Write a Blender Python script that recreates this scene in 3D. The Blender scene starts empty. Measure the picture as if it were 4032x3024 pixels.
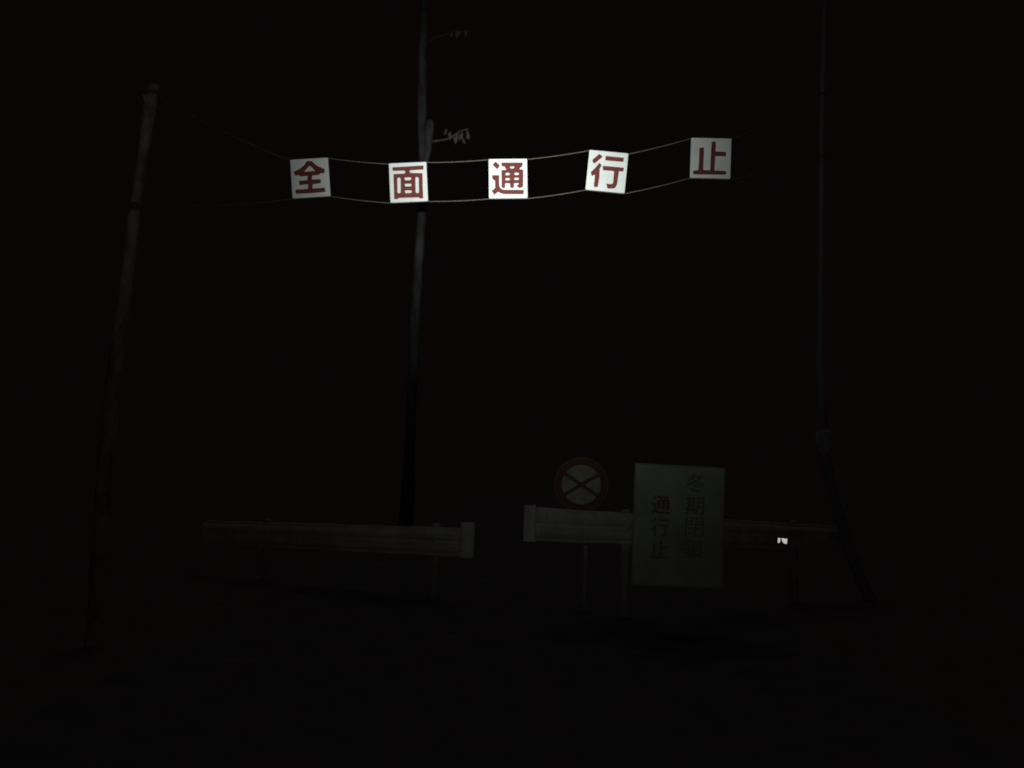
import bpy, bmesh, math, random
from mathutils import Vector, Matrix
random.seed(7)
S = bpy.context.scene
C = S.collection

# ------------------------------------------------------------------ camera
F_PX = 3300.0                       # focal length in pixels of the 4032 px wide photograph
PITCH, ROLL = math.radians(6.4), math.radians(2.0)
CAM = Vector((0, 0, 1.5))
fwd = Vector((0, math.cos(PITCH), math.sin(PITCH)))
up0 = Vector((0, -math.sin(PITCH), math.cos(PITCH)))
rt0 = Vector((1, 0, 0))
ix = rt0*math.cos(ROLL) + up0*math.sin(ROLL)
iy = up0*math.cos(ROLL) - rt0*math.sin(ROLL)
cd = bpy.data.cameras.new('camera'); cam = bpy.data.objects.new('camera', cd); C.objects.link(cam)
M = Matrix((ix, iy, -fwd)).transposed().to_4x4(); M.translation = CAM
cam.matrix_world = M
cd.sensor_width = 36; cd.lens = 36*F_PX/4032
cd.dof.use_dof = True; cd.dof.focus_distance = 5.5; cd.dof.aperture_fstop = 1.7
cd.clip_start = 0.05; cd.clip_end = 3000
S.camera = cam

# ------------------------------------------------------------------ night sky
SUN_EL, SUN_AZ = math.radians(55), math.radians(0)      # direction of the added ground fill, high and ahead of the viewer
w = bpy.data.worlds.new('World'); S.world = w; w.use_nodes = True
nt = w.node_tree; nt.nodes.clear()
sky = nt.nodes.new('ShaderNodeTexSky'); sky.sky_type = 'NISHITA'; sky.sun_disc = False
sky.sun_elevation = SUN_EL; sky.sun_rotation = SUN_AZ
bw = nt.nodes.new('ShaderNodeRGBToBW'); nt.links.new(sky.outputs[0], bw.inputs[0])
pw = nt.nodes.new('ShaderNodeMath'); pw.operation = 'POWER'; pw.inputs[1].default_value = 0.12
nt.links.new(bw.outputs[0], pw.inputs[0])
vm = nt.nodes.new('ShaderNodeVectorMath'); vm.operation = 'SCALE'; vm.inputs[0].default_value = (0.0272, 0.0157, 0.0170)
nt.links.new(pw.outputs[0], vm.inputs['Scale'])
bg = nt.nodes.new('ShaderNodeBackground'); bg.inputs[1].default_value = 0.08
nt.links.new(vm.outputs[0], bg.inputs[0])
wo = nt.nodes.new('ShaderNodeOutputWorld'); nt.links.new(bg.outputs[0], wo.inputs[0])

sd = bpy.data.lights.new('ground_fill', 'SUN'); sd.energy = 0.065; sd.angle = math.radians(50); sd.color = (1, 0.86, 0.9)  # added soft fill from ahead, brightens the ground to match the sky
so = bpy.data.objects.new('ground_fill', sd); C.objects.link(so)
so.rotation_euler = Vector((0, -math.cos(SUN_EL), -math.sin(SUN_EL))).to_track_quat('-Z', 'Y').to_euler()

# the viewer's head torch: one lamp, a narrow hot spot and a weak wide spill (profile as in a lamp's photometric file)
AIM_PX = (2000, 690)
td = bpy.data.lights.new('head_torch', 'SPOT'); td.energy = 6100; td.color = (1.0, 1.0, 1.0)
td.spot_size = math.radians(165); td.spot_blend = 0.15; td.shadow_soft_size = 0.02
to = bpy.data.objects.new('head_torch', td); C.objects.link(to)
to.location = CAM + Vector((-0.03, 0.0, 0.2))
aim = CAM + (fwd + ix*((AIM_PX[0]-2016)/F_PX) - iy*((AIM_PX[1]-1512)/F_PX))*9.8
to.rotation_euler = (aim - to.location).to_track_quat('-Z', 'Y').to_euler()
td.use_nodes = True
nt = td.node_tree; nt.nodes.clear()
def N(t, **k):
    n = nt.nodes.new(t)
    for a, b in k.items(): setattr(n, a, b)
    return n
tc = N('ShaderNodeTexCoord'); sx = N('ShaderNodeSeparateXYZ'); nt.links.new(tc.outputs['Normal'], sx.inputs[0])
def mth(op, a, b=None):
    n = N('ShaderNodeMath', operation=op)
    for i, v in enumerate((a, b)):
        if v is None: continue
        if isinstance(v, (int, float)): n.inputs[i].default_value = v
        else: nt.links.new(v, n.inputs[i])
    return n.outputs[0]
r2 = mth('ADD', mth('MULTIPLY', sx.outputs[0], sx.outputs[0]), mth('MULTIPLY', sx.outputs[1], sx.outputs[1]))
tn = mth('DIVIDE', mth('SQRT', r2), mth('MAXIMUM', mth('ABSOLUTE', sx.outputs[2]), 0.02))     # tangent of the angle off the axis
fac = mth('MULTIPLY', tn, 1.0)
PROFILE = [(0, 1.0), (200, .90), (330, .74), (450, .56), (600, .28), (700, .150), (790, .103), (850, .082), (1000, .033),
           (1110, .0180), (1245, .0118), (1440, .0078), (1600, .0052), (1740, .0038), (2200, .0024), (3300, .0018)]
ramp = N('ShaderNodeValToRGB'); nt.links.new(fac, ramp.inputs[0])
cr = ramp.color_ramp; cr.interpolation = 'LINEAR'
while len(cr.elements) > 1: cr.elements.remove(cr.elements[-1])
for i, (rp, g) in enumerate(PROFILE):
    v = 1 + math.log10(g)/4
    e = cr.elements[0] if i == 0 else cr.elements.new(rp/3300)
    e.position = rp/3300; e.color = (v, v, v, 1)
st = mth('POWER', 10.0, mth('MULTIPLY', mth('SUBTRACT', ramp.outputs[0], 1.0), 4.0))
em = N('ShaderNodeEmission'); em.inputs[0].default_value = (0.965, 1.0, 0.975, 1); nt.links.new(st, em.inputs[1])
lo = N('ShaderNodeOutputLight'); nt.links.new(em.outputs[0], lo.inputs[0])

vs = S.view_settings; vs.view_transform = 'Standard'; vs.look = 'None'; vs.exposure = 0; vs.gamma = 1
vs.use_curve_mapping = False

# ------------------------------------------------------------------ helpers
def ray(px, py):
    return fwd + ix*((px-2016)/F_PX) - iy*((py-1512)/F_PX)
def P(px, py, d):
    return CAM + ray(px, py)*d
def hit(px, py, p0, n):
    r = ray(px, py); return CAM + r*((p0-CAM).dot(n)/r.dot(n))
def tag(o, label=None, cat=None, group=None, kind=None):
    if label: o['label'] = label
    if cat: o['category'] = cat
    if group: o['group'] = group
    if kind: o['kind'] = kind
    return o
def empty(name, loc):
    o = bpy.data.objects.new(name, None); o.location = loc; C.objects.link(o); return o
WM = {}
def link(name, me, m, parent=None, mw=None, smooth=False):
    o = bpy.data.objects.new(name, me); C.objects.link(o)
    if m: me.materials.append(m)
    if smooth:
        for p in me.polygons: p.use_smooth = True
    if parent:
        o.parent = parent
        o.matrix_parent_inverse = Matrix.Identity(4)
        pm = WM.get(parent.name) or Matrix.Translation(parent.location)
        WM[o.name] = (mw.copy() if mw else Matrix.Identity(4))
        o.matrix_local = pm.inverted() @ (mw if mw else Matrix.Identity(4))
    elif mw: o.matrix_world = mw
    return o
def from_bm(bm):
    me = bpy.data.meshes.new('m'); bmesh.ops.recalc_face_normals(bm, faces=bm.faces); bm.to_mesh(me); bm.free(); return me
def box_bm(bm, c, sx_, sy_, sz_, mat=None, bevel=0):
    r = bmesh.ops.create_cube(bm, size=1)
    v = r['verts']
    for q in v: q.co = Vector((q.co.x*sx_, q.co.y*sy_, q.co.z*sz_))
    if bevel:
        es = list({e for q in v for e in q.link_edges})
        v = [x for x in bmesh.ops.bevel(bm, geom=es, offset=bevel, segments=2, affect='EDGES')['verts']]
        v = list({q for q in v})
    for q in v:
        q.co = (mat @ (q.co)) + Vector(c) if mat else q.co + Vector(c)
def tube_bm(bm, pts, rad, n=10, cap=True, jitter=0.0, seed=0):
    rnd = random.Random(seed); rings = []
    pts = [Vector(p) for p in pts]
    prev = None
    for i, p in enumerate(pts):
        t = (pts[min(i+1, len(pts)-1)] - pts[max(i-1, 0)]).normalized()
        a = prev if prev else (Vector((1, 0, 0)) if abs(t.x) < .8 else Vector((0, 1, 0)))
        a = (a - t*a.dot(t)).normalized(); prev = a
        b = t.cross(a)
        rr = rad[i] if isinstance(rad, (list, tuple)) else rad
        rings.append([bm.verts.new(p + (a*math.cos(2*math.pi*k/n) + b*math.sin(2*math.pi*k/n))*rr*(1+rnd.uniform(-jitter, jitter))) for k in range(n)])
    for i in range(len(rings)-1):
        for k in range(n):
            bm.faces.new((rings[i][k], rings[i][(k+1) % n], rings[i+1][(k+1) % n], rings[i+1][k]))
    if cap:
        bm.faces.new(rings[0][::-1]); bm.faces.new(rings[-1])
def tube(pts, rad, n=10, **k):
    bm = bmesh.new(); tube_bm(bm, pts, rad, n, **k); return from_bm(bm)
def smooth_path(pts, rads, step):
    out, ro = [], []
    n = len(pts)
    for i in range(n-1):
        p0, p1, p2, p3 = pts[max(i-1, 0)], pts[i], pts[i+1], pts[min(i+2, n-1)]
        m = max(2, int((p2-p1).length/step))
        for j in range(m):
            t = j/m
            out.append(0.5*((2*p1)+(p2-p0)*t+(2*p0-5*p1+4*p2-p3)*t*t+(3*p1-p0-3*p2+p3)*t**3))
            ro.append(rads[i]*(1-t)+rads[i+1]*t)
    out.append(pts[-1]); ro.append(rads[-1]); return out, ro

# ------------------------------------------------------------------ materials
def mat(name, col, rough=0.6, metal=0.0, col2=None, scale=8.0, bump=0.0, bscale=60.0, stretch=(1, 1, 1), lo_=0.4, hi_=0.65, spec=0.3):
    m = bpy.data.materials.new(name); m.use_nodes = True
    t = m.node_tree; b = t.nodes['Principled BSDF']
    b.inputs['Base Color'].default_value = (*col, 1); b.inputs['Roughness'].default_value = rough
    b.inputs['Metallic'].default_value = metal; b.inputs['Specular IOR Level'].default_value = spec
    tcn = t.nodes.new('ShaderNodeTexCoord'); mp = t.nodes.new('ShaderNodeMapping'); mp.inputs['Scale'].default_value = stretch
    t.links.new(tcn.outputs['Object'], mp.inputs[0])
    if col2:
        nz = t.nodes.new('ShaderNodeTexNoise'); nz.inputs['Scale'].default_value = scale; nz.inputs['Detail'].default_value = 8; nz.inputs['Roughness'].default_value = .62
        t.links.new(mp.outputs[0], nz.inputs[0])
        r = t.nodes.new('ShaderNodeValToRGB'); r.color_ramp.elements[0].position = lo_; r.color_ramp.elements[1].position = hi_
        r.color_ramp.elements[0].color = (*col, 1); r.color_ramp.elements[1].color = (*col2, 1)
        t.links.new(nz.outputs[0], r.inputs[0]); t.links.new(r.outputs[0], b.inputs['Base Color'])
    if bump:
        nb = t.nodes.new('ShaderNodeTexNoise'); nb.inputs['Scale'].default_value = bscale; nb.inputs['Detail'].default_value = 6
        t.links.new(mp.outputs[0], nb.inputs[0])
        bp = t.nodes.new('ShaderNodeBump'); bp.inputs['Strength'].default_value = bump; bp.inputs['Distance'].default_value = .02
        t.links.new(nb.outputs[0], bp.inputs['Height']); t.links.new(bp.outputs[0], b.inputs['Normal'])
    return m
m_panel = mat('white_panel_paint', (.80, .85, .81), .5, col2=(.70, .75, .70), scale=5, lo_=.45, hi_=.75)
m_red = mat('red_paint', (.165, .033, .028), .5, col2=(.135, .034, .027), scale=14)
m_edge = mat('panel_edge', (.4, .42, .4), .6)
m_rope = mat('wire_rope', (.165, .16, .13), .8, col2=(.10, .10, .08), scale=40)
m_ring = mat('tie_ring', (.16, .15, .13), .5, metal=.6)
m_beam = mat('galvanised_steel', (.80, .82, .76), .6, metal=0.0, col2=(.58, .59, .54), scale=3.5, bump=.08, bscale=25)
m_post = mat('grey_post', (.42, .42, .38), .6, col2=(.30, .30, .27), scale=6)
m_board = mat('cream_board', (.62, .73, .60), .6, col2=(.47, .54, .45), scale=2.2)
m_boardtxt = mat('dark_board_paint', (.31, .34, .28), .6)
m_boardred = mat('dark_red_board_paint', (.32, .21, .18), .6)
m_frame = mat('board_frame', (.42, .45, .40), .6)
m_white = mat('sign_white', (.60, .60, .46), .5, col2=(.40, .38, .28), scale=6)
m_signred = mat('sign_red', (.22, .07, .055), .5, col2=(.14, .05, .04), scale=7)
m_cross = mat('sign_cross', (.12, .09, .07), .5)
m_bark_pale = mat('pale_bark', (.045, .047, .044), .9, col2=(.125, .134, .130), scale=3.2, bump=.7, bscale=9, stretch=(1, 1, .35), lo_=.38, hi_=.62)
m_bark_brown = mat('brown_bark', (.40, .34, .30), .9, col2=(.14, .12, .105), scale=7, bump=.7, bscale=18, stretch=(1, 1, .4))
m_bark_dark = mat('dark_bark', (.40, .40, .43), .9, col2=(.26, .26, .28), scale=5, bump=.8, bscale=10, stretch=(1, 1, .3))
m_burl = mat('burl_bark', (.60, .60, .62), .9, col2=(.35, .35, .36), scale=9, bump=.8, bscale=14)
m_leaf = mat('dry_leaf', (.25, .25, .24), .8, col2=(.13, .13, .13), scale=12)
m_refl = mat('reflective_sheet', (.92, .95, .9), .20, metal=1.0)
m_asphalt = mat('asphalt', (.055, .050, .052), .9, col2=(.085, .075, .078), scale=2.5, bump=.6, bscale=120)
m_ground = mat('leaf_litter', (.10, .07, .065), 1.0, col2=(.06, .045, .04), scale=3, bump=.8, bscale=15)

# ------------------------------------------------------------------ ground and road
def terrain(x, y):
    side = max(0.0, abs(x - 0.02*y) - 6.5)
    z = -0.05 + 0.012*side**1.35
    z += (0.04*math.sin(x*1.3+y*.7) + .03*math.sin(x*2.9-y*1.7))*min(1, side)
    return z
bm = bmesh.new()
xs = [-700, -300, -120, -60, -35] + [-25+i*1.0 for i in range(51)] + [35, 60, 120, 300, 700]
ys = [-60, -20] + [-8+i*1.0 for i in range(48)] + [48, 60, 90, 150, 300, 700, 1500]
vg = [[bm.verts.new((x, y, min(terrain(x, y), 20))) for x in xs] for y in ys]
for j in range(len(ys)-1):
    for i in range(len(xs)-1):
        bm.faces.new((vg[j][i], vg[j][i+1], vg[j+1][i+1], vg[j+1][i]))
g = link('ground', from_bm(bm), m_ground, smooth=True); tag(g, kind='structure', label='dark leaf-covered ground beside the closed road')
bm = bmesh.new()
prev = None
for y in [-8+i*2 for i in range(40)]:
    cx = .02*y
    row = [bm.verts.new((cx+u, y, -0.03+.03*(1-(u/3)**2))) for u in (-3, -1.5, 0, 1.5, 3)]
    if prev:
        for a in range(4): bm.faces.new((prev[a], prev[a+1], row[a+1], row[a]))
    prev = row
tag(link('road', from_bm(bm), m_asphalt, smooth=True), kind='structure', label='dark asphalt road leading to the gate')

# ------------------------------------------------------------------ character outlines (pixels of an enlargement of each panel)
ZEN = [[(660,275),(830,290),(870,350),(1000,445),(1240,550),(1215,680),(1165,690),(1085,680),(1060,735),(820,760),(820,890),(1095,875),(1110,920),(1100,1010),(840,1040),(830,1180),(1235,1155),(1260,1290),(840,1330),(290,1355),(270,1225),(680,1190),(690,1045),(405,1070),(390,930),(660,905),(680,770),(420,790),(385,740),(270,765),(215,635),(400,550),(540,440)],
       [(715,455),(775,455),(860,540),(915,607),(545,640),(600,590)]]
MEN = [[(283,325),(1295,262),(1310,290),(1305,395),(870,420),(850,460),(880,505),(1275,515),(1280,900),(1300,1335),(1200,1345),(1150,1305),(500,1325),(440,1365),(350,1365),(335,900),(325,545),(680,525),(718,480),(690,432),(300,440)],
       [(450,690),(475,660),(535,660),(560,690),(562,1150),(540,1168),(480,1168),(458,1150)],
       [(1042,665),(1065,645),(1125,645),(1150,670),(1158,1140),(1135,1163),(1080,1160),(1050,1140)],
       [(682,680),(710,655),(885,650),(910,680),(885,740),(710,748)],
       [(688,885),(715,862),(895,858),(918,885),(895,948),(715,952)],
       [(690,1100),(715,1078),(905,1072),(930,1110),(908,1160),(718,1166)]]
TSU = [[(420,305),(565,425),(487,555),(325,410)],
       [(320,745),(545,745),(545,1080),(590,1185),(700,1225),(1355,1225),(1335,1365),(700,1365),(600,1335),(500,1285),(385,1395),(300,1255),(410,1170),(410,920),(330,880),(308,800)],
       [(617,335),(1312,335),(1305,440),(1200,535),(1240,555),(1330,570),(1325,1090),(1280,1155),(1170,1160),(1115,1070),(1178,1050),(1185,1005),(1040,1005),(1028,1035),(1025,1158),(910,1158),(895,1010),(740,1005),(735,1168),(625,1160),(618,580),(780,565),(720,465),(625,450)],
       [(888,490),(920,460),(1010,458),(1045,485),(1005,528),(930,530)],
       [(740,705),(770,672),(870,668),(900,705),(870,745),(765,748)],
       [(1030,700),(1065,665),(1165,665),(1195,700),(1165,740),(1060,742)],
       [(735,875),(770,840),(870,838),(902,870),(870,915),(765,916)],
       [(1025,865),(1065,830),(1165,828),(1195,862),(1165,902),(1060,904)]]
KOU = [[(580,215),(692,308),(420,537),(385,515),(342,418)],
       [(590,508),(657,595),(592,700),(585,960),(530,1305),(398,1290),(435,920),(410,895),(335,948),(293,810),(430,690),(560,530)],
       [(785,282),(1388,345),(1360,480),(772,425)],
       [(690,605),(1388,668),(1360,795),(1220,785),(1195,960),(1160,1220),(1100,1320),(1030,1350),(850,1347),(803,1187),(980,1205),(1030,1160),(1060,780),(695,748)]]
SHI = [[(848,228),(985,232),(985,400),(970,555),(1315,570),(1320,705),(965,705),(955,900),(935,1170),(1310,1190),(1330,1250),(1300,1310),(250,1302),(235,1240),(250,1180),(415,1160),(435,850),(450,430),(600,428),(590,700),(570,1160),(800,1165),(815,800),(830,500)]]
def soften(pts, k=.10):
    out = []
    n = len(pts)
    for i in range(n):
        a, b = pts[i], pts[(i+1) % n]
        L = math.hypot(b[0]-a[0], b[1]-a[1]); q = min(.3, 14/max(L, 1e-6)) if k else 0
        out += [(a[0]+(b[0]-a[0])*q, a[1]+(b[1]-a[1])*q), (b[0]-(b[0]-a[0])*q, b[1]-(b[1]-a[1])*q)]
    return out
def outline_mesh(loops, thick):
    """flat letter shape with holes, given in local metres"""
    cu = bpy.data.curves.new('c', 'CURVE'); cu.dimensions = '2D'; cu.fill_mode = 'BOTH'; cu.extrude = thick/2
    for lp in loops:
        sp = cu.splines.new('POLY'); sp.points.add(len(lp)-1); sp.use_cyclic_u = True
        for q, (x, y) in zip(sp.points, lp): q.co = (x, y, 0, 1)
    o = bpy.data.objects.new('tmp', cu); C.objects.link(o)
    dg = bpy.context.evaluated_depsgraph_get()
    me = bpy.data.meshes.new_from_object(o.evaluated_get(dg)); bpy.data.objects.remove(o); bpy.data.curves.remove(cu)
    me.materials.clear()
    return me

# ------------------------------------------------------------------ the five hung panels
PANELS = [
 ('dim white panel with the red character 全, hanging furthest left on the ropes', (1130,600), [(110,245),(1330,170),(1430,1420),(180,1500)], ZEN, 10.05, 3),
 ('bright white panel with the red boxy character 面, hanging in front of the pale tree trunk', (1510,620), [(195,190),(1412,152),(1440,1412),(210,1482)], MEN, 9.95, 1),
 ('brightest white panel with the red character 通, middle one of the hung panels', (1900,600), [(208,215),(1472,212),(1452,1485),(203,1507)], TSU, 9.85, 0),
 ('bright white panel with the red character 行, tilted clockwise on the ropes', (2290,580), [(252,88),(1532,198),(1396,1503),(133,1372)], KOU, 9.65, -2),
 ('dim white panel with the red character 止, hanging furthest right and highest on the ropes', (2700,530), [(188,105),(1511,130),(1432,1440),(128,1402)], SHI, 9.40, -4)]
K = 1659/200
GLYPH = {}
corners_world = []
for lab, org, cs, loops, d, yaw in PANELS:
    src = [(org[0]+a/K, org[1]+b/K) for a, b in cs]
    cx = sum(p[0] for p in src)/4; cy = sum(p[1] for p in src)/4
    p0 = P(cx, cy, d)
    n = Vector((math.sin(math.radians(yaw)), -math.cos(math.radians(yaw)), -.03)).normalized()
    W = [hit(a, b, p0, n) for a, b in src]
    xa = ((W[1]+W[2]) - (W[0]+W[3])).normalized()
    za = n; ya = za.cross(xa).normalized()
    ctr = sum(W, Vector())/4
    wd = (((W[1]-W[0]).length)+((W[2]-W[3]).length))/2
    ht = (((W[0]-W[3]).length)+((W[1]-W[2]).length))/2
    mw = Matrix((xa, ya, za)).transposed().to_4x4(); mw.translation = ctr
    root = empty('hanging_sign', ctr); tag(root, lab, 'sign', 'character panels hung on the two ropes')
    bm = bmesh.new()                                                   # rounded plate
    cr_, seg = .012, 4
    poly = []
    for sx_, sy_, a0 in ((1, 1, 0), (-1, 1, 90), (-1, -1, 180), (1, -1, 270)):
        for s in range(seg+1):
            a = math.radians(a0+90*s/seg)
            poly.append((sx_*(wd/2-cr_)+cr_*math.cos(a), sy_*(ht/2-cr_)+cr_*math.sin(a)))
    f = bm.faces.new([bm.verts.new((x, y, 0)) for x, y in poly])
    ex = bmesh.ops.extrude_face_region(bm, geom=[f])
    for v in [v for v in ex['geom'] if isinstance(v, bmesh.types.BMVert)]: v.co.z -= .012
    link('panel', from_bm(bm), m_panel, root, mw)
    inv = mw.inverted()
    L = []
    for lp in loops:
        L.append([tuple((inv @ hit(org[0]+a/K, org[1]+b/K, ctr, n)).xy) for a, b in soften(lp)])
    me = outline_mesh(L, .0016)
    GLYPH[lab] = ([[(x/wd, y/ht) for x, y in lp] for lp in L])
    link('lettering', me, m_red, root, mw @ Matrix.Translation((0, 0, .0012)))
    cw = [mw @ Vector((sx_*wd/2, sy_*ht/2, -.02)) for sx_, sy_ in ((-1, 1), (1, 1), (1, -1), (-1, -1))]
    corners_world.append(cw)
    for c in cw:                                                      # wire ties that hold the plate to the ropes
        inw = (ctr - c).normalized()
        q = c + inw*.014
        bm = bmesh.new(); tube_bm(bm, [q + (xa*math.cos(a)*.9+za*math.sin(a)*1.3)*.012 for a in [i*math.pi/5 for i in range(11)]], .0018, 6, cap=False)
        link('tie_ring', from_bm(bm), m_ring, root)

# ------------------------------------------------------------------ ropes (three strands laid round each other)
def rope(pts, label):
    path = []
    for i in range(len(pts)-1):
        a, b = pts[i], pts[i+1]; Ld = (b-a).length
        m = max(2, int(Ld/.012)); sag = .012*Ld if Ld > .6 else 0
        if i in (0, len(pts)-2): sag = .01*Ld
        for j in range(m):
            t = j/m; path.append(a.lerp(b, t) - Vector((0, 0, sag*4*t*(1-t))))
    path.append(pts[-1])
    bm = bmesh.new(); s = 0; acc = [0]
    for i in range(1, len(path)): s += (path[i]-path[i-1]).length; acc.append(s)
    for k in range(3):
        q = []
        for p, t in zip(path, acc):
            a = 2*math.pi*(t/.10 + k/3)
            q.append(p + Vector((0, math.cos(a), math.sin(a)))*.0027)
        tube_bm(bm, q, .0026, 5)
    o = link('rope', from_bm(bm), m_rope, None, smooth=True)
    tag(o, label, 'rope', 'ropes carrying the character panels')
LT, LB = P(602, 372, 6.9), P(538, 812, 6.9)
RT, RB = P(3230, 372, 11.7), P(3218, 622, 11.7)
top, bot = [LT], [LB]
for cw in corners_world:
    top += [cw[0], cw[1]]; bot += [cw[3], cw[2]]
top.append(RT); bot.append(RB)
rope(top, 'upper thin twisted rope running along the top edges of the hung panels')
rope(bot, 'lower thin twisted rope running along the bottom edges of the hung panels')

# ------------------------------------------------------------------ trees
def leaf_mesh(Ln, Wd, bend):
    bm = bmesh.new(); rows = []
    for i in range(7):
        t = i/6; ww = Wd*math.sin(math.pi*min(1, t*.93+.04))**.8/2
        z = -Ln*t; y = bend*math.sin(t*2.4)
        rows.append([bm.verts.new((-ww, y+ww*.5, z)), bm.verts.new((0, y, z)), bm.verts.new((ww, y+ww*.5, z))])
    for i in range(6):
        for k in range(2): bm.faces.new((rows[i][k], rows[i][k+1], rows[i+1][k+1], rows[i+1][k]))
    ex = bmesh.ops.extrude_face_region(bm, geom=bm.faces[:])
    for v in [v for v in ex['geom'] if isinstance(v, bmesh.types.BMVert)]: v.co.y += .004
    return from_bm(bm)
def limb(root, name, pts, rads, m, n=12, seed=0, step=.15, jitter=.07):
    p, r = smooth_path(pts, rads, step)
    return link(name, tube(p, r, n, jitter=jitter, seed=seed), m, root, smooth=True)
def bare_limbs(root, base_pts, m, seed, count, zmin, rmax, L):
    rnd = random.Random(seed)
    for i in range(count):
        c = rnd.choice(base_pts)
        a = rnd.uniform(0, 6.28); l = L*rnd.uniform(.6, 1.1)
        d = Vector((math.cos(a), math.sin(a), rnd.uniform(.5, 1.1))).normalized()
        q = [c, c+d*l*.4+Vector((0, 0, .1)), c+d*l*.75+Vector((rnd.uniform(-.2, .2), 0, .3)), c+d*l+Vector((0, rnd.uniform(-.3, .3), .7))]
        b = limb(root, 'branch', q, [rmax, rmax*.7, rmax*.4, rmax*.1], m, 7, seed+i, .25)
D = 25.0
tr = [(1598,2060),(1608,1900),(1616,1700),(1628,1400),(1643,1120),(1654,940),(1662,800),(1668,660),(1665,570),(1662,450),(1663,300),(1667,120),(1670,-100),(1678,-420),(1680,-650)]
rw = [30,27,21,19.5,19,18,18,17.5,17,17.5,17.5,16.5,15,10,4]
pts = [P(a, b, D) for a, b in tr]; base = Vector((pts[0].x, pts[0].y, terrain(pts[0].x, pts[0].y)))
pts[0].z = base.z - .2
root = empty('bare_tree', base); tag(root, 'pale tree trunk behind the hung panel 面, with a broken stub on its right side', 'tree')
limb(root, 'trunk', pts, [x*D/F_PX for x in rw], m_bark_pale, 14, 3)
st_ = limb(root, 'branch_stub', [P(1672, 655, D-.12), P(1681, 610, D-.16), P(1687, 560, D-.2), P(1691, 520, D-.22), P(1694, 474, D-.22)], [.05, .10, .118, .125, .105], m_bark_pale, 12, 5, .08, .10)
limb(root, 'branch', [P(1664, 566, D), P(1710, 556, D-.1), P(1770, 545, D-.2), P(1812, 516, D-.2), P(1846, 508, D-.2)], [.022, .015, .012, .010, .006], m_bark_dark, 6, 9)
limb(root, 'branch', [P(1667, 175, D), P(1715, 150, D-.2), P(1780, 128, D-.3), P(1850, 124, D-.3)], [.030, .02, .015, .006], m_bark_pale, 6, 19)
for i, (a, b, l, wd_, rot) in enumerate([(1780,122,22,9,10),(1798,118,30,9,-5),(1812,120,20,8,25),(1832,118,24,9,-12)]):
    link('leaf', leaf_mesh(l*D/F_PX, wd_*D/F_PX*1.1, .03), m_leaf, root, Matrix.Translation(P(a, b, D-.3)) @ Matrix.Rotation(math.radians(rot), 4, 'Y'), smooth=True)
bare_limbs(root, [pts[-3], pts[-2], pts[-1], P(1674, -260, D)], m_bark_pale, 31, 9, 15, .07, 3.2)
lv = [(1757,506,26,9,8),(1767,520,20,8,-6),(1776,517,34,9,6),(1788,536,24,8,-10),(1797,520,48,11,3),(1808,526,26,9,-4),(1820,518,30,9,5),(1822,540,28,10,-22),(1836,512,38,12,-14),(1843,516,30,9,4)]
for i, (a, b, l, wd_, rot) in enumerate(lv):
    me = leaf_mesh(l*D/F_PX, wd_*D/F_PX*1.1, .03*(i % 3-1))
    mw = Matrix.Translation(P(a, b, D-.2)) @ Matrix.Rotation(math.radians(rot), 4, 'Y') @ Matrix.Rotation(math.radians(15*(i % 4)-20), 4, 'Z')
    link('leaf', me, m_leaf, root, mw, smooth=True)

D = 6.9                                                                # leaning trunk at the left
tr = [(392,2290),(410,1950),(430,1660),(452,1450),(478,1240),(508,1000),(530,830),(550,690),(572,540),(590,420),(607,330)]
rw = [36,33,30,28,27,25,23,22,21,24,21]
pts = [P(a, b, D+.35*(1-i/10)) for i, (a, b) in enumerate(tr)]
base = Vector((pts[0].x, pts[0].y, terrain(pts[0].x, pts[0].y))); pts[0].z = base.z-.15
root = empty('leaning_tree', base); tag(root, 'slim brown trunk at the far left, leaning right and cut off at the top', 'tree')
limb(root, 'trunk', pts, [x*D/F_PX for x in rw], m_bark_brown, 12, 8, .1, .09)
limb(root, 'branch_stub', [P(592, 430, D), P(575, 395, D), P(566, 372, D-.03)], [.03, .02, .013], m_bark_brown, 7, 2, .05)
for q in (LT, LB):                                                    # rope turns round the trunk belong to the trunk's wrap
    pass

D = 12.0                                                               # dark trunk at the right
tr = [(3452,2420),(3385,2270),(3322,2090),(3282,1950),(3256,1840),(3242,1745),(3235,1640),(3231,1480),(3231,1200),(3233,800),(3237,400),(3246,0),(3250,-300),(3254,-520)]
rw = [26,24,22,21,21,22,20,16,12,10,9,8,5,3]
pts = [P(a, b, D) for a, b in tr]; base = Vector((pts[0].x, pts[0].y, terrain(pts[0].x, pts[0].y))); pts[0].z = base.z-.2
root = empty('bare_tree', base); tag(root, 'dark upright trunk at the right, swollen low down, beyond the reflector on the gate', 'tree')
limb(root, 'trunk', pts, [x*D/F_PX for x in rw], m_bark_dark, 14, 13)
bm = bmesh.new(); bmesh.ops.create_icosphere(bm, subdivisions=4, radius=1)
for v in bm.verts:
    k = 1+.12*math.sin(v.co.x*5+v.co.z*4)*math.cos(v.co.y*6)+.05*math.sin(v.co.z*13)
    v.co = Vector((v.co.x*.125*k, v.co.y*.12*k, v.co.z*.19*k))
link('burl', from_bm(bm), m_burl, root, Matrix.Translation(P(3247, 1738, D-.09)), smooth=True)
bare_limbs(root, [pts[-3], pts[-2], P(3240, -80, D)], m_bark_dark, 71, 8, 9, .045, 1.8)

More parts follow.
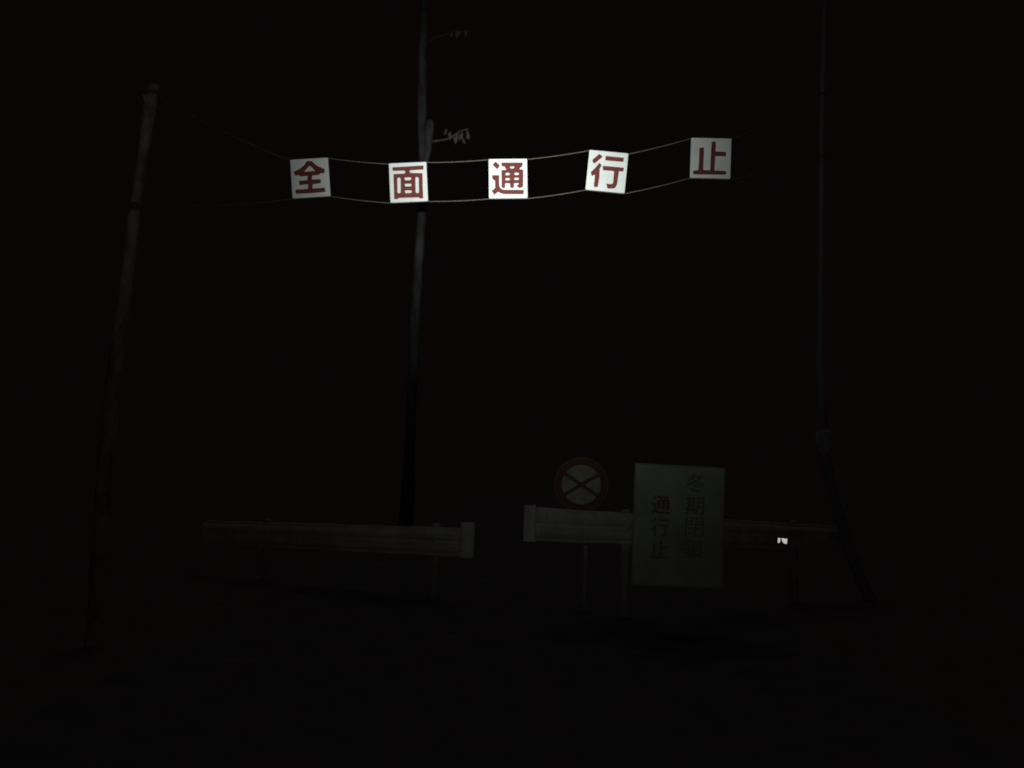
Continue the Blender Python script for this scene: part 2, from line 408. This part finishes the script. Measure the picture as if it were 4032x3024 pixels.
def wraps(c, rad, label):
    q = []
    for i in range(46):
        a = 2*math.pi*i/15
        q.append(c + Vector((math.cos(a)*rad, math.sin(a)*rad, (i/45-.5)*.035)))
    tag(link('rope_lashing', tube(q, .006, 6), m_rope, None, smooth=True), label, 'rope', 'rope lashings on the trunks')
wraps(LT+Vector((-.0, .0, 0)), .056, 'upper rope lashing wound round the leaning left trunk')
wraps(LB, .058, 'lower rope lashing wound round the leaning left trunk')
wraps(P(3237, 372, 12.0), .05, 'upper rope lashing wound round the dark right trunk')
wraps(P(3234, 622, 12.0), .055, 'lower rope lashing wound round the dark right trunk')

# ------------------------------------------------------------------ guardrail gates
PROF = [(-.175, .000), (-.168, .012), (-.140, .020), (-.115, .058), (-.090, .080), (-.060, .080), (-.035, .060), (-.014, .018), (0, .008),
        (.014, .018), (.035, .060), (.060, .080), (.090, .080), (.115, .058), (.140, .020), (.168, .012), (.175, .0)]
PROF = [(z, o*.62) for z, o in PROF]
def w_beam(a, b, seg=30):
    d = b-a; t = Vector((d.x, d.y, 0)).normalized(); n = Vector((t.y, -t.x, 0))
    if n.y > 0: n = -n
    bm = bmesh.new(); rows = []
    for i in range(seg+1):
        c = a.lerp(b, i/seg) + Vector((0, 0, .004*math.sin(i*1.3)))
        rows.append([bm.verts.new(c + n*(o-.004) + Vector((0, 0, z))) for z, o in PROF] +
                    [bm.verts.new(c + n*(o-.009) + Vector((0, 0, z))) for z, o in PROF[::-1]])
    m = len(rows[0])
    for i in range(seg):
        for k in range(m): bm.faces.new((rows[i][k], rows[i][(k+1) % m], rows[i+1][(k+1) % m], rows[i+1][k]))
    bm.faces.new(rows[0]); bm.faces.new(rows[-1][::-1])
    return from_bm(bm), t, n
def gate(a, b, posts, label, cap_at, cap_h, cap_w, seams, wing_up=0.0):
    ctr = (a+b)/2; root = empty('guardrail_gate', Vector((ctr.x, ctr.y, terrain(ctr.x, ctr.y)))); tag(root, label, 'gate', 'white guardrail gates across the road')
    me, t, n = w_beam(a, b); link('rail', me, m_beam, root)
    e = a if cap_at == 'a' else b; s = -1 if cap_at == 'a' else 1
    bm = bmesh.new(); rows = []
    for i in range(13):                                                # rounded end wing curling back
        u = i/12; ang = u*math.radians(150)
        c = e - t*s*.02 + n*(.056) + t*s*(cap_w*.75*math.sin(ang*.72)+.03*u) - n*(.055*(1-math.cos(ang)))
        rows.append([bm.verts.new(c + Vector((0, 0, z*cap_h+wing_up))) for z in (-.5, -.47, -.25, 0, .25, .47, .5)])
    for i in range(12):
        for k in range(6): bm.faces.new((rows[i][k], rows[i][k+1], rows[i+1][k+1], rows[i+1][k]))
    me = from_bm(bm); o = link('end_wing', me, m_beam, root, smooth=True)
    sm = o.modifiers.new('s', 'SOLIDIFY'); sm.thickness = .006
    for sgn in (-1, 1):
        for h in (-.075, .075):
            bm = bmesh.new(); q = e - t*s*.14 + n*(.046) + Vector((0, 0, h)) + t*sgn*.03
            tube_bm(bm, [q, q+n*.012], [.011, .008], 8); link('bolt', from_bm(bm), m_post, root)
    for u in posts:
        p = a.lerp(b, u); gz = terrain(p.x, p.y)
        q = p - n*.065
        link('post', tube([Vector((q.x, q.y, gz-.2)), Vector((q.x, q.y, p.z+.20)), Vector((q.x, q.y, p.z+.215))], [.057, .057, .04], 16), m_post, root, smooth=False)
        bm = bmesh.new(); box_bm(bm, (0, 0, 0), .07, .05, .22, None)
        mw = Matrix((t, n, Vector((0, 0, 1)))).transposed().to_4x4(); mw.translation = p - n*.02
        link('bracket', from_bm(bm), m_post, root, mw)
        for h in (-.075, .075):
            bm = bmesh.new(); c = p + n*(.046) + Vector((0, 0, h*1.0))
            tube_bm(bm, [c, c+n*.016], [.014, .011], 8); link('bolt', from_bm(bm), m_post, root)
    for u in seams:                                                    # overlap joints of the rail sheets
        p = a.lerp(b, u)
        me, _, _ = w_beam(p - t*.16 + n*.006, p + t*.16 + n*.006, 4); link('splice', me, m_beam, root)
    return root, t, n
gl, tl, nl = gate(P(800, 2096, 12.5), P(1826, 2136, 10.25), (.27, .90), 'left white guardrail gate across the road, its free end curled beside the gap', 'b', .43, .15, (.5,), .035)
ra, rb = P(2088, 2064, 8.65), P(3330, 2122, 12.2)
gr, tr_, nr = gate(ra, rb, (.245, .80), 'right white guardrail gate behind the round sign and the notice board', 'a', .37, .05, (.62,), .008)
gz = ra + tr_*.03 + Vector((0, 0, .175))
link('latch_knob', tube([gz+nr*.02, gz+nr*.02+Vector((0, 0, .03))], [.022, .018], 10), m_post, gr)

# reflector on the right gate: two bead-covered plates on a bracket, square to the torch
rc = P(3081, 2128, 10.75)
def on_rail(px):
    r = ray(px, 2128); best = min((((CAM+r*d_) - ra).cross(tr_).length, d_) for d_ in [8.5+i*.02 for i in range(200)]); return best[1]
dr = on_rail(3081) - .16
rc = P(3081, 2128, dr)
nn = ((CAM - rc).normalized() + (to.location - rc).normalized()).normalized()
xx = (ix - nn*ix.dot(nn)).normalized(); yy = nn.cross(xx)
def plate(name, quad, m, dz, th, parent):
    bm = bmesh.new()
    v = [bm.verts.new(rc + xx*((x-3081)*dr/F_PX) - yy*((y-2128)*dr/F_PX) + nn*dz) for x, y in quad]
    f = bm.faces.new(v); ex = bmesh.ops.extrude_face_region(bm, geom=[f])
    for q in [q for q in ex['geom'] if isinstance(q, bmesh.types.BMVert)]: q.co -= nn*th
    return link(name, from_bm(bm), m, parent)
rf = plate('reflector', [(3058,2113),(3104,2116),(3100,2144),(3055,2141)], m_cross, -.004, .02, gr)
plate('reflector_face', [(3065,2117.5),(3073.5,2119.5),(3070.5,2137),(3062.5,2137)], m_refl, .001, .003, rf)
plate('reflector_face', [(3077,2120),(3088,2120),(3090,2122),(3099.5,2121),(3097,2141),(3086,2140),(3080,2131)], m_refl, .001, .003, rf)

# ------------------------------------------------------------------ round road sign
sc_ = P(2289, 1908, 9.75)
n = (Vector((0.02, -1, 0))).normalized(); xa = Vector((0, 0, 1)).cross(n).normalized()*1; xa = Vector((-n.y, n.x, 0)).normalized(); ya = Vector((0, 0, 1)); 
rr = Matrix.Rotation(math.radians(-1.0), 3, n)
mw = Matrix((xa, ya, n)).transposed().to_4x4(); mw.translation = sc_
root = empty('road_sign', Vector((sc_.x, sc_.y+.06, terrain(sc_.x, sc_.y)))); tag(root, 'round white road sign with red rim and dark cross, above the right gate', 'sign')
R0 = 106*9.75/F_PX; R1 = 77*9.75/F_PX
def disc(r, th, seg=64, r_in=0):
    loops = [[(r*math.cos(2*math.pi*i/seg), r*math.sin(2*math.pi*i/seg)) for i in range(seg)]]
    if r_in: loops.append([(r_in*math.cos(2*math.pi*i/seg), r_in*math.sin(2*math.pi*i/seg)) for i in range(seg)])
    return outline_mesh(loops, th)
link('plate', disc(R0, .004), m_white, root, mw)
link('rim', disc(R0-.003, .002, r_in=R1), m_signred, root, mw @ Matrix.Translation((0, 0, .0034)))
px = 9.75/F_PX
def arm(ang, ln):
    a = math.radians(ang); c, s = math.cos(a), math.sin(a); hw = 7*px
    return [(-s*hw, c*hw), (ln*c-s*hw, ln*s+c*hw), (ln*c+s*hw, ln*s-c*hw), (s*hw, -c*hw)]
c1 = 32; Lx = R1-.001; hw = 6.5*px
def dirv(a): return Vector((math.cos(math.radians(a)), math.sin(math.radians(a))))
loop = []
angs = [31, 149, 213, 327]
for i, a in enumerate(angs):
    d_, p_ = dirv(a), dirv(a+90); nx = angs[(i+1) % 4]; dn, pn = dirv(nx), dirv(nx+90)
    loop += [tuple(d_*Lx - p_*hw), tuple(d_*Lx + p_*hw)]
    # inner corner between this arm's left side and next arm's right side
    half = math.radians(((nx-a) % 360)/2); mid = dirv(a+math.degrees(half)); loop.append(tuple(mid*(hw/math.sin(half))))
link('cross', outline_mesh([loop], .002), m_cross, root, mw @ Matrix.Translation((0, 0, .0034)))
pb = P(2303, 2240, 9.83); px_, py_ = pb.x, pb.y
link('post', tube([Vector((px_, py_, terrain(px_, py_)-.2)), Vector((px_, py_, sc_.z+.20)), Vector((px_, py_, sc_.z+.21))], [.035, .035, .02], 14), m_post, root)
for h in (-.12, .12):
    bm = bmesh.new(); box_bm(bm, (px_-.02, (py_+sc_.y)/2-.005, sc_.z+h), .20, .045, .03)
    link('bracket', from_bm(bm), m_post, root)

# ------------------------------------------------------------------ notice board hung on the right gate
bc = [(2499,1820),(2855,1844),(2845,2316),(2485,2306)]
p0 = P(2670, 2070, 8.85)
n = Vector((.07, -1, 0)).normalized()
W = [hit(a, b, p0, n) for a, b in bc]
xa = ((W[1]+W[2])-(W[0]+W[3])).normalized(); ya = n.cross(xa).normalized(); ctr = sum(W, Vector())/4
wd = ((W[1]-W[0]).length+(W[2]-W[3]).length)/2; ht = ((W[0]-W[3]).length+(W[1]-W[2]).length)/2
mw = Matrix((xa, ya, n)).transposed().to_4x4(); mw.translation = ctr
root = empty('notice_board', Vector((ctr.x, ctr.y, ctr.z-ht/2))); tag(root, 'tall pale notice board with two columns of dark characters, hung on the right gate', 'sign')
bm = bmesh.new(); box_bm(bm, (0, 0, -.010), wd-.03, ht-.03, .018); link('board', from_bm(bm), m_board, root, mw)
for sx_, sy_, w_, h_ in ((0, 1, wd, .016), (0, -1, wd, .016), (1, 0, .016, ht-.032), (-1, 0, .016, ht-.032)):
    bm = bmesh.new(); box_bm(bm, (sx_*(wd-.016)/2, sy_*(ht-.016)/2, -.008), w_, h_, .026); link('frame', from_bm(bm), m_frame, root, mw)
inv = mw.inverted()
def glyph_font(ch, size):
    cu = bpy.data.curves.new('t', 'FONT'); cu.body = ch; cu.align_x = 'CENTER'; cu.size = size; cu.extrude = .0008; cu.offset = 0.0 if ch in '閉鎖' else size*.012; cu.resolution_u = 3
    o = bpy.data.objects.new('tmp', cu); C.objects.link(o)
    me = bpy.data.meshes.new_from_object(o.evaluated_get(bpy.context.evaluated_depsgraph_get())); bpy.data.objects.remove(o); me.materials.clear()
    if len(me.vertices):
        xs_ = [v.co.x for v in me.vertices]; ys_ = [v.co.y for v in me.vertices]
        cx_, cy_ = (min(xs_)+max(xs_))/2, (min(ys_)+max(ys_))/2; sx_, sy_ = size*.95/(max(xs_)-min(xs_)), size*.95/(max(ys_)-min(ys_))
        for v in me.vertices: v.co.x = (v.co.x-cx_)*sx_; v.co.y = (v.co.y-cy_)*sy_
    return me
def place_glyph(me, px_, py_, m):
    c = inv @ hit(px_, py_, ctr, n); link('character', me, m, root, mw @ Matrix.Translation((c.x, c.y, .0005)))
sz = 80*8.85/F_PX
print('GLYPH verts', len(glyph_font('冬', sz).vertices))
for ch, y_ in (('冬', 1903), ('期', 1990), ('閉', 2076), ('鎖', 2162)): place_glyph(glyph_font(ch, sz*(1.0)), 2739-(y_-1903)*.03, y_, m_boardtxt)
labs = list(GLYPH)
for k_, y_ in ((2, 1988), (3, 2076), (4, 2164)):
    lp = [[(x*sz*1.08, y*sz*1.08) for x, y in l] for l in GLYPH[labs[k_]]]
    place_glyph(outline_mesh(lp, .0016), 2603-(y_-1988)*.04, y_, m_boardred if k_ == 2 else m_boardtxt)
for s in (-1, 1):                                                     # strap hooks over the rail
    x_ = s*wd*.32
    q = mw @ Vector((x_, ht*.12, -.02)); 
    link('strap', tube([q, q + Vector((0, .10, .05)), q + Vector((0, .26, .03)), q + Vector((0, .28, -.06))], .008, 6), m_frame, root)

# ------------------------------------------------------------------ render
S.render.engine = 'CYCLES'
S.cycles.max_bounces = 4
S.cycles.use_adaptive_sampling = False
